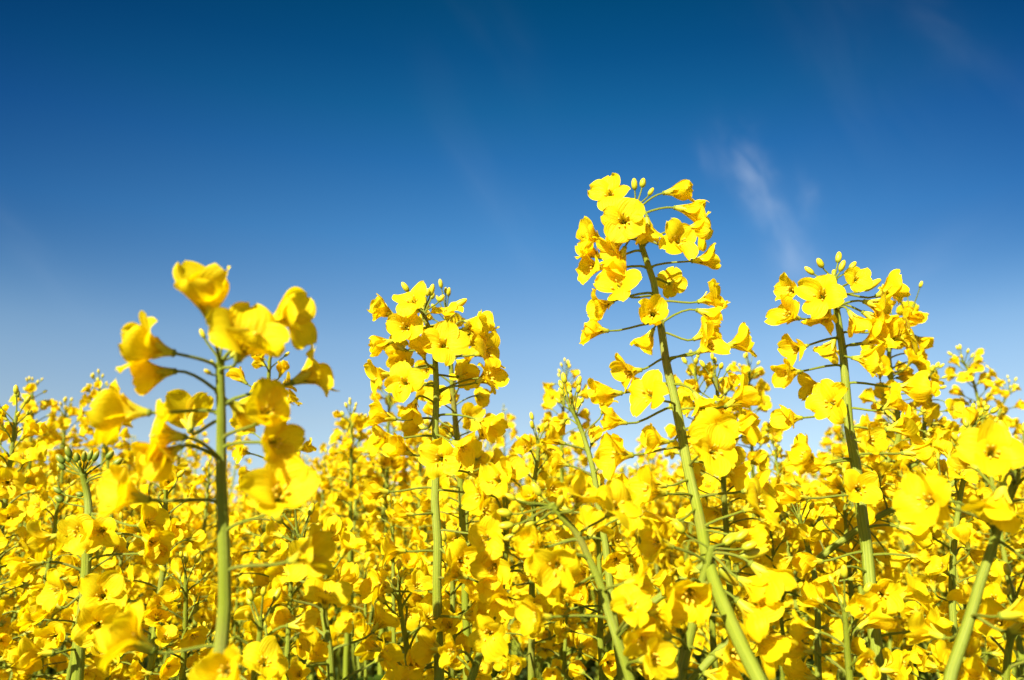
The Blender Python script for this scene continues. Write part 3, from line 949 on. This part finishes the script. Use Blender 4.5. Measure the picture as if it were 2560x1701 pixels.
# --- curved one in the middle with blurred buds
G_px = [(*z6(1385, 420), .345), (*z6(1440, 490), .345), (*z6(1540, 610), .345), (*z6(1620, 780), .343), (*z6(1690, 950), .34), (*z6(1750, 1150), .335), (*z6(1805, 1300), .33), (*z6(1890, 1560), .325)]
hero('arching rapeseed stem bowed over with swollen yellow buds hanging at its tip', G_px, [
    F(z6, (1600, 780), (1420, 760), (-.15, -.3, .92), .8, 0.92), F(z6, (1470, 500), (1620, 640), (.3, .4, -.6), .55, 0.88), F(z6, (1560, 620), (1740, 500), (.5, .6, .5), .8, 0.96),
    F(z6, (1720, 1180), (1380, 1155), (-.9, .1, .4), .45, 0.88), F(z6, (1790, 1290), (1880, 1150), (.1, .7, .6), .75, 0.80), F(z6, (1810, 1300), (1940, 1220), (.2, -.55, .8), .92, 0.80),
    F(z6, (1800, 1290), (2010, 1130), (.8, .1, .4), .6, 0.92), F(z6, (1640, 900), (1500, 960), (-.7, .2, .3), .5, 0.80), F(z6, (1560, 650), (1330, 700), (-.5, .2, .6), .6, 0.88),
    F(z6, (1700, 1000), (1850, 940), (.7, .2, .2), .5, 0.80), F(z6, (1860, 1500), (1950, 1440), (.6, .3, .5), .6, 0.88), F(z6, (1440, 480), (1540, 440), (.3, .7, .4), .7, 0.88),
], [B(z6, (1400, 430), (1070, 475), 1.00), B(z6, (1400, 430), (1080, 560), 1.04), B(z6, (1410, 450), (1220, 550), 1.00), B(z6, (1400, 430), (1110, 370), 0.80),
    B(z6, (1400, 430), (1280, 320), 1.04), B(z6, (1420, 450), (1440, 400), 1.12), B(z6, (1400, 440), (1180, 400), 0.80), B(z6, (1410, 460), (1100, 640), 0.88)], seed=19, rtop=.0014, rmid=.0019, rlow=.0024)

H_px = [(*z6(1085, 640), .40), (*z6(1060, 850), .40), (*z6(1030, 1000), .40), (*z6(1005, 1090), .40), (*z6(960, 1250), .395), (*z6(850, 1580), .39)]
hero('rapeseed plant with a drooping column of crowded blossoms above a pale slanting stem', H_px, [
    F(z6, (1085, 650), (1060, 280), (-.4, .3, .85), .8, 0.84), F(z6, (1080, 680), (1010, 650), (-.5, .2, .8), .8, 0.88), F(z6, (1070, 780), (1040, 790), (-.4, -.2, .85), .6, 0.92),
    F(z6, (1060, 850), (1010, 880), (-.2, -.4, .85), .6, 0.88), F(z6, (1040, 950), (1070, 980), (-.1, -.5, .8), .5, 0.88), F(z6, (1080, 700), (1180, 720), (.5, .3, .2), .5, 0.80),
    F(z6, (1080, 660), (980, 360), (-.7, .0, .6), .6, 0.88), F(z6, (1050, 880), (1190, 860), (.7, -.1, .4), .35, 0.80), F(z6, (1010, 1130), (1130, 1135), (.6, .1, .6), .5, 0.88),
    F(z6, (1080, 640), (1080, 240), (.3, .5, .6), .5, 0.80), F(z6, (860, 1480), (790, 1380), (-.5, .2, .6), .4, .8),
], [B(z6, (1085, 640), (1010, 540), 0.96), B(z6, (1085, 640), (1150, 580), 0.96)], auto=(6, .08, 4), seed=23, rtop=.0014, rmid=.0020, rlow=.0028)

I_px = [(*z7(312, 700), .36), (*z7(290, 790), .36), (*z7(250, 920), .36), (*z7(200, 1150), .357), (*z7(155, 1350), .355), (*z7(95, 1620), .35)]
hero('rapeseed stem tip with loose green buds and a slender pod, leaning against the tallest stem', I_px, [
    F(z7, (300, 740), (560, 800), (.75, -.6, .3), .42, 1.25), F(z7, (250, 930), (470, 1040), (.7, -.6, .25), .5, 1.2), F(z7, (200, 1130), (560, 1240), (.6, -.5, .45), .6, 1.2),
    F(z7, (250, 950), (170, 940), (-.2, -.2, .9), .5, 1.15), F(z7, (290, 740), (480, 900), (.6, -.2, .5), .5, 1.0), F(z7, (150, 1350), (330, 1400), (.6, .2, .4), .5, 1.1),
    F(z7, (150, 1370), (40, 1280), (-.7, .3, .4), .6, 1.1), F(z7, (120, 1500), (260, 1520), (.7, .0, .5), .4, 1.0), F(z7, (270, 800), (60, 700), (-.8, .3, .3), .5, 1.0),
], [B(z7, (300, 720), (90, 560), 1.25), B(z7, (300, 700), (510, 620), 1.2), B(z7, (300, 710), (560, 690), 1.1), B(z7, (300, 700), (430, 650), 1.2), B(z7, (310, 715), (600, 735), 1.2, True),
    B(z7, (300, 720), (430, 900), 1.1, True)], seed=29, rtop=.0016, rmid=.0024, rlow=.0032)

# --- plants standing close behind and between them
SEMI = [
    ('dense rapeseed raceme tucked tightly behind the tallest stem where it leaves the sky', [(*z8(1060, 235), .68), (*z8(1080, 450), .68), (*z8(1110, 800), .68), (*z8(1140, 1300), .68)], (34, .21, 6), 211, True),
    ('dense rapeseed raceme filling the space between bud fan stem and slanting bare stem', [(*z4(1200, 900), .70), (*z4(1180, 1100), .70), (*z4(1170, 1400), .70), (*z7(1170, 300), .70)], (34, .20, 6), 223, True),
    ('rapeseed raceme half hidden close behind the upright straight stem', [(*z2(690, 330), .60), (*z2(712, 560), .60), (*z2(735, 850), .60), (*z2(765, 1200), .60), (*z2(790, 1560), .60)], (34, .20, 8), 31, True),
    ('rapeseed raceme behind the bud fan, drooping to one side over the blue sky', [(*z4(1110, 425), .64), (*z4(1050, 520), .64), (*z4(955, 690), .64), (*z4(965, 900), .64), (*z4(1010, 1300), .64), (*z7(1080, 500), .64)], (56, .22, 3), 37, True),
    ('slim rapeseed top with pale buds rising behind the bud fan plants', [(*z4(1425, 790), .92), (*z4(1480, 880), .92), (*z4(1540, 1080), .92), (*z4(1560, 1350), .92)], (24, .15, 8), 41, False),
    ('rapeseed top with tiny pale buds just inside the picture edge', [(*z4(1735, 985), 1.02), (*z4(1690, 1080), 1.02), (*z4(1640, 1250), 1.02), (*z4(1620, 1500), 1.02)], (24, .15, 8), 43, False),
    ('rapeseed tip with dark green buds between the upright stem and the tallest raceme', [(*z2(1500, 960), .50), (*z2(1530, 1010), .50), (*z2(1575, 1110), .50), (*z2(1645, 1350), .49), (*z2(1690, 1600), .48)], (13, .13, 9), 47, True),
    ('rapeseed tip with dark stem and few buds just behind the tallest stem', [(*z8(1213, 285), .58), (*z8(1225, 400), .58), (*z8(1245, 600), .58), (*z8(1280, 1000), .58), (*z8(1300, 1400), .58)], (30, .19, 6), 53, True),
    ('small rapeseed raceme standing out against the sky left of the large close bloom', [(*z1(212, 985), .98), (*z1(212, 1100), .98), (*z1(200, 1300), .98), (*z1(190, 1568), .98)], (22, .15, 8), 59, False),
    ('rapeseed raceme with pale buds, second from the small one against the sky', [(*z1(430, 1120), 1.05), (*z1(425, 1250), 1.05), (*z1(410, 1500), 1.05)], (26, .15, 8), 61, False),
    ('rapeseed raceme peeking out behind the lowest outer blossom of the large close bloom', [(*z1(650, 950), 1.0), (*z1(660, 1150), 1.0), (*z1(700, 1400), 1.0), (*z1(720, 1600), 1.0)], (24, .16, 8), 67, False),
    ('rapeseed raceme showing small blossoms behind the thick bare stem of the large bloom', [(*z1(1770, 740), .62), (*z1(1750, 1000), .62), (*z1(1765, 1300), .62), (*z1(1780, 1560), .62)], (26, .20, 4), 71, True),
    ('rapeseed raceme with dark thin stem in the gap before the upright straight stem', [(*z2(70, 1010), .88), (*z2(75, 1150), .88), (*z2(72, 1350), .88), (*z2(70, 1560), .88)], (26, .17, 8), 73, False),
    ('low rapeseed raceme directly behind the upper blossoms of the upright straight stem', [(*z2(325, 850), .95), (*z2(318, 1000), .95), (*z2(310, 1300), .95)], (26, .17, 8), 79, False),
    ('fluffy rapeseed raceme alone against the sky in the gap left of the tallest raceme', [(*z2(1475, 760), .86), (*z2(1460, 900), .86), (*z2(1450, 1100), .86), (*z2(1450, 1400), .86)], (34, .19, 9), 83, False),
    ('rapeseed raceme rising in the gap between the tallest raceme and the bud fan', [(*z8(1490, 215), .84), (*z8(1480, 400), .84), (*z8(1500, 700), .84), (*z8(1510, 1100), .84)], (36, .20, 8), 89, False),
    ('thin rapeseed stem topped with round green buds below the gap right of the tallest stem', [(*z7(880, 500), .50), (*z7(920, 620), .50), (*z7(958, 760), .49), (*z7(985, 920), .48), (*z7(1000, 1200), .47), (*z7(1012, 1600), .46)], (9, .13, 8), 97, True),
    ('rapeseed raceme on a dark stem left of the slanting bare stem', [(*z7(2000, 60), .50), (*z7(1965, 180), .50), (*z7(1925, 380), .50), (*z7(1890, 720), .495), (*z7(1882, 1000), .49), (*z7(1895, 1500), .48)], (26, .20, 4), 101, True),
    ('rapeseed raceme on a straight green stem just left of the thick bare stem', [(*z5(1085, 230), .54), (*z5(1080, 500), .54), (*z5(1062, 800), .53), (*z5(1015, 1200), .52), (*z5(965, 1620), .51)], (26, .18, 5), 103, True),
    ('rapeseed plant with dark bowed stem just right of the thick bare stem', [(*z5(1935, 600), .40), (*z5(1985, 690), .40), (*z5(2040, 860), .40), (*z5(2090, 1050), .395), (*z5(2135, 1300), .39), (*z5(2160, 1620), .385)], (17, .13, 7), 107, True),
    ('rapeseed raceme with thin tilted stem near the photo border, left of the green buds', [(*z5(385, 330), .68), (*z5(365, 500), .68), (*z5(325, 750), .68), (*z5(280, 1050), .67), (*z5(262, 1500), .66)], (26, .17, 5), 109, True),
    ('rapeseed plant low between the upright straight stem and the drooping column', [(*z6(735, 820), .46), (*z6(738, 1000), .46), (*z6(735, 1200), .455), (*z6(730, 1600), .45)], (18, .13, 7), 113, True),
    ('rapeseed plant with a shaded dark stem low in the middle of the picture', [(*z6(1680, 560), .50), (*z6(1690, 800), .50), (*z6(1695, 1050), .495), (*z6(1710, 1500), .49)], (20, .15, 5), 127, True),
    ('rapeseed plant low at the corner under the slanting bare stem', [(*z7(2290, 1050), .36), (*z7(2280, 1200), .36), (*z7(2250, 1400), .36), (*z7(2230, 1620), .36)], (14, .09, 5), 131, True),
    ('rapeseed plant with translucent shaded blossoms low beside the bud fan stem', [(*z7(1180, 1120), .37), (*z7(1190, 1250), .37), (*z7(1200, 1400), .37), (*z7(1215, 1620), .37)], (15, .11, 5), 137, True),
    ('low rapeseed plant with overlapping petals at the foot of the thick bare stem', [(*z5(1700, 1180), .36), (*z5(1690, 1300), .36), (*z5(1670, 1450), .36), (*z5(1660, 1620), .36)], (13, .09, 5), 139, True),
    ('low rapeseed plant with golden blossoms at the bottom between thick bare stem and green buds', [(*z5(1210, 900), .50), (*z5(1215, 1100), .50), (*z5(1205, 1300), .50), (*z5(1190, 1620), .50)], (20, .14, 5), 149, True),
    ('low rapeseed plant left of the upright straight stem at its foot', [(*z6(380, 1000), .44), (*z6(400, 1150), .44), (*z6(425, 1300), .44), (*z6(450, 1620), .44)], (16, .11, 6), 151, True),
    ('low rapeseed plant among the crowded blossoms right of the upright straight stem', [(*z2(1290, 1180), .60), (*z2(1290, 1300), .60), (*z2(1270, 1450), .60), (*z6(1260, 600), .60)], (24, .17, 6), 157, True),
    ('rapeseed plant with wide blossoms right beside the slanting bare stem top', [(*z4(1500, 1180), .56), (*z4(1480, 1300), .56), (*z4(1440, 1500), .56), (*z7(1400, 500), .56)], (24, .16, 5), 163, True),
]
for lab, px, au, sd, fine in SEMI:
    hero(lab, px, auto=(int(au[0] * 1.3), au[1], au[2]), seed=sd, fine=fine and px[0][2] < .45, rtop=.0012, rmid=.0019, rlow=.0034)

# extra blossoms the photo shows beside two of those racemes belong to generic neighbours below
# ------------------------------------------------------------------ the crop around
RG = random.Random(2024)
SIL = [(-900, 1010), (0, 1060), (80, 1050), (180, 1080), (300, 1090), (520, 1000), (640, 1040), (820, 1070), (900, 1040), (1000, 1030), (1150, 1010), (1300, 1070), (1370, 1060), (1440, 1020),
       (1600, 1010), (1750, 960), (1850, 950), (1920, 1000), (1990, 1110), (2080, 1100), (2160, 1010), (2300, 980), (2430, 1000), (2560, 1060), (3400, 1000)]
taken = []


def ok(x, y, r):
    for a, b_ in taken:
        if (a - x) ** 2 + (b_ - y) ** 2 < r * r:
            return False
    taken.append((x, y))
    return True


def top_for(x, y, rng, lo=-.03, hi=.20):
    """height of a plant at (x, y): the crop is uneven, lower in some spots"""
    h = CZ + rng.uniform(lo, hi)
    d = y * math.cos(PITCH)
    sx = 1280 + FPX * x / max(d, .1)
    lim = np.interp(sx, [s[0] for s in SIL], [s[1] for s in SIL]) + abs(rng.gauss(0, 30)) - 65
    zz = at(sx, lim, d)[2]
    return max(CZ - .12, min(h, zz))


# near neighbours with every blossom its own part
n_near = 0
tries = 0
while n_near < 30 and tries < 4000:
    tries += 1
    d = math.sqrt(RG.uniform(.62 ** 2, 1.28 ** 2))
    a = RG.uniform(-.60, .60)
    x, y = d * math.sin(a), d * math.cos(a)
    if not ok(x, y, .12):
        continue
    H = top_for(x, y, RG, -.01, .19)
    rng = random.Random(5000 + n_near)
    st, hd, lv = gen_plant(rng, H, (RG.gauss(0, .03), RG.gauss(0, .03)), 3, .95)
    off = np.array([x, y, 0])
    st = [(p + off, r) for p, r in st]
    items = []
    for h in hd:
        for it in h:
            it['a'] = it['a'] + off
            it['b'] = it['b'] + off
            items.append(it)
    lv = [(p + off, az, L, w) for p, az, L, w in lv]
    fl = [it for it in items if it['kind'] == 'flower']
    rest = [it for it in items if it['kind'] != 'flower']
    plant_near(rng, 'rapeseed_plant', 'branching rapeseed plant in full yellow bloom in the row right behind the sharp stems', 'rapeseed plant',
               'rapeseed plants of the first row behind the sharp stems', st, fl[:95] + rest, lv, False)
    n_near += 1

# mid field: copies of nine plants, each raceme a part
PROTO = []
for k in range(9):
    rng = random.Random(700 + k)
    st, hd, lv = gen_plant(rng, 1.30, (rng.gauss(0, .04), rng.gauss(0, .04)), 4 if k % 3 else 5, 1.0)
    mb = MB()
    for P, r in st:
        v, f, uv = tube(P[::2] if len(P) % 2 else P, r[::2] if len(P) % 2 else r, 6)
        mb.add(v, f, uv, STEM)
    parts = [('stem', mb)]
    for h in hd:
        parts.append(('flower_head', head_mesh(rng, h, 1 if k < 4 else 2)))
    lb = MB()
    for p_, az, L, w in lv:
        lb.addm(leaf_arr(rng, L, w, 6, 3), rotz(az), p_)
    parts.append(('foliage', lb))
    PROTO.append([(n, m.mesh(n)) for n, m in parts] + [m for n, m in parts])

placed = []
tries = 0
N_MID = 232
cand = []
while len(cand) < N_MID and tries < 60000:
    tries += 1
    q = len(cand) / N_MID
    d = math.sqrt(RG.uniform(1.15 ** 2, 3.05 ** 2))
    a = RG.uniform(-.62, .62)
    x, y = d * math.sin(a), d * math.cos(a)
    if ok(x, y, .115):
        cand.append((d, x, y))
cand.sort()
for i, (d, x, y) in enumerate(cand):
    near = d < 2.0
    k = RG.randrange(4) if near else RG.randrange(9)
    H = top_for(x, y, RG, -.01, .26)
    lab = 'bushy rapeseed plant in full yellow bloom within the middle of the crop' if near else 'small blurred yellow rapeseed plant in the far crop near the horizon'
    t = thing('rapeseed_plant', lab, 'rapeseed plant', (x, y, H - 1.30), 'rapeseed plants in the middle of the crop' if near else 'rapeseed plants far off in the crop')
    t.location.z = 0
    s = H / 1.30
    t.scale = (1, 1, s)
    t.rotation_euler = (0, 0, RG.uniform(0, 6.28))
    for n, me in PROTO[k][:len(PROTO[k]) // 2]:
        link(n, me, t)

# the crop beyond, one mass: instanced on points
SRC = []
for k in range(4, 9):
    mb = MB()
    for m in PROTO[k][len(PROTO[k]) // 2:]:
        mb.addm(m.arrays())
    me = mb.mesh('rapeseed_plant')
    d = 3.08 + .02 * k
    a = -.5 + .25 * (k - 4)
    ob = link('rapeseed_plant', me, None, (d * math.sin(a), d * math.cos(a), 0), rotz(k * 1.3))
    ob['label'] = 'small blurred yellow rapeseed plant in the far crop near the horizon'
    ob['category'] = 'rapeseed plant'
    ob['group'] = 'rapeseed plants far off in the crop'
    SRC.append(ob)

pts = []
for _ in range(60000):
    if len(pts) >= 15000:
        break
    u = RG.random()
    if u < .75:
        d = 3.1 + (55 - 3.1) * RG.random() ** 1.7
        a = RG.uniform(-.85, .85)
    else:                                    # the field also goes on beside and behind the viewer
        d = math.sqrt(RG.uniform(1.3 ** 2, 9 ** 2))
        a = RG.uniform(.68, 2 * math.pi - .68)
    x, y = d * math.sin(a), d * math.cos(a)
    if a > math.pi * .6 and a < math.pi * 1.4 and d < 2.2:
        continue
    pts.append((x, y, 0.0))
pm = bpy.data.meshes.new('far_crop')
pm.from_pydata(pts, [], [])
fo = link('far_crop', pm)
fo['kind'] = 'stuff'
fo['label'] = 'endless yellow mass of flowering rapeseed reaching the horizon'
fo['category'] = 'crop field'
ng = bpy.data.node_groups.new('crop_instances', 'GeometryNodeTree')
ng.interface.new_socket('Geometry', in_out='INPUT', socket_type='NodeSocketGeometry')
ng.interface.new_socket('Geometry', in_out='OUTPUT', socket_type='NodeSocketGeometry')
gi = ng.nodes.new('NodeGroupInput')
go = ng.nodes.new('NodeGroupOutput')
m2p = ng.nodes.new('GeometryNodeMeshToPoints')
iop = ng.nodes.new('GeometryNodeInstanceOnPoints')
iop.inputs['Pick Instance'].default_value = True
jn = ng.nodes.new('GeometryNodeJoinGeometry')
for ob in reversed(SRC):
    oi = ng.nodes.new('GeometryNodeObjectInfo')
    oi.inputs['Object'].default_value = ob
    oi.inputs['As Instance'].default_value = True
    ng.links.new(oi.outputs['Geometry'], jn.inputs[0])
rr = ng.nodes.new('FunctionNodeRandomValue')
rr.data_type = 'FLOAT_VECTOR'
rr.inputs[0].default_value = (-.03, -.03, 0)
rr.inputs[1].default_value = (.03, .03, 6.28)
rs = ng.nodes.new('FunctionNodeRandomValue')
rs.data_type = 'FLOAT_VECTOR'
rs.inputs[0].default_value = (.95, .95, .84)
rs.inputs[1].default_value = (1.1, 1.1, .99)
rs.inputs['Seed'].default_value = 5
ng.links.new(gi.outputs[0], m2p.inputs[0])
ng.links.new(m2p.outputs[0], iop.inputs['Points'])
ng.links.new(jn.outputs[0], iop.inputs['Instance'])
ng.links.new(rr.outputs[0], iop.inputs['Rotation'])
ng.links.new(rs.outputs[0], iop.inputs['Scale'])
ng.links.new(iop.outputs[0], go.inputs[0])
mod = fo.modifiers.new('crop', 'NODES')
mod.node_group = ng
print('OBJECTS', len(bpy.data.objects))
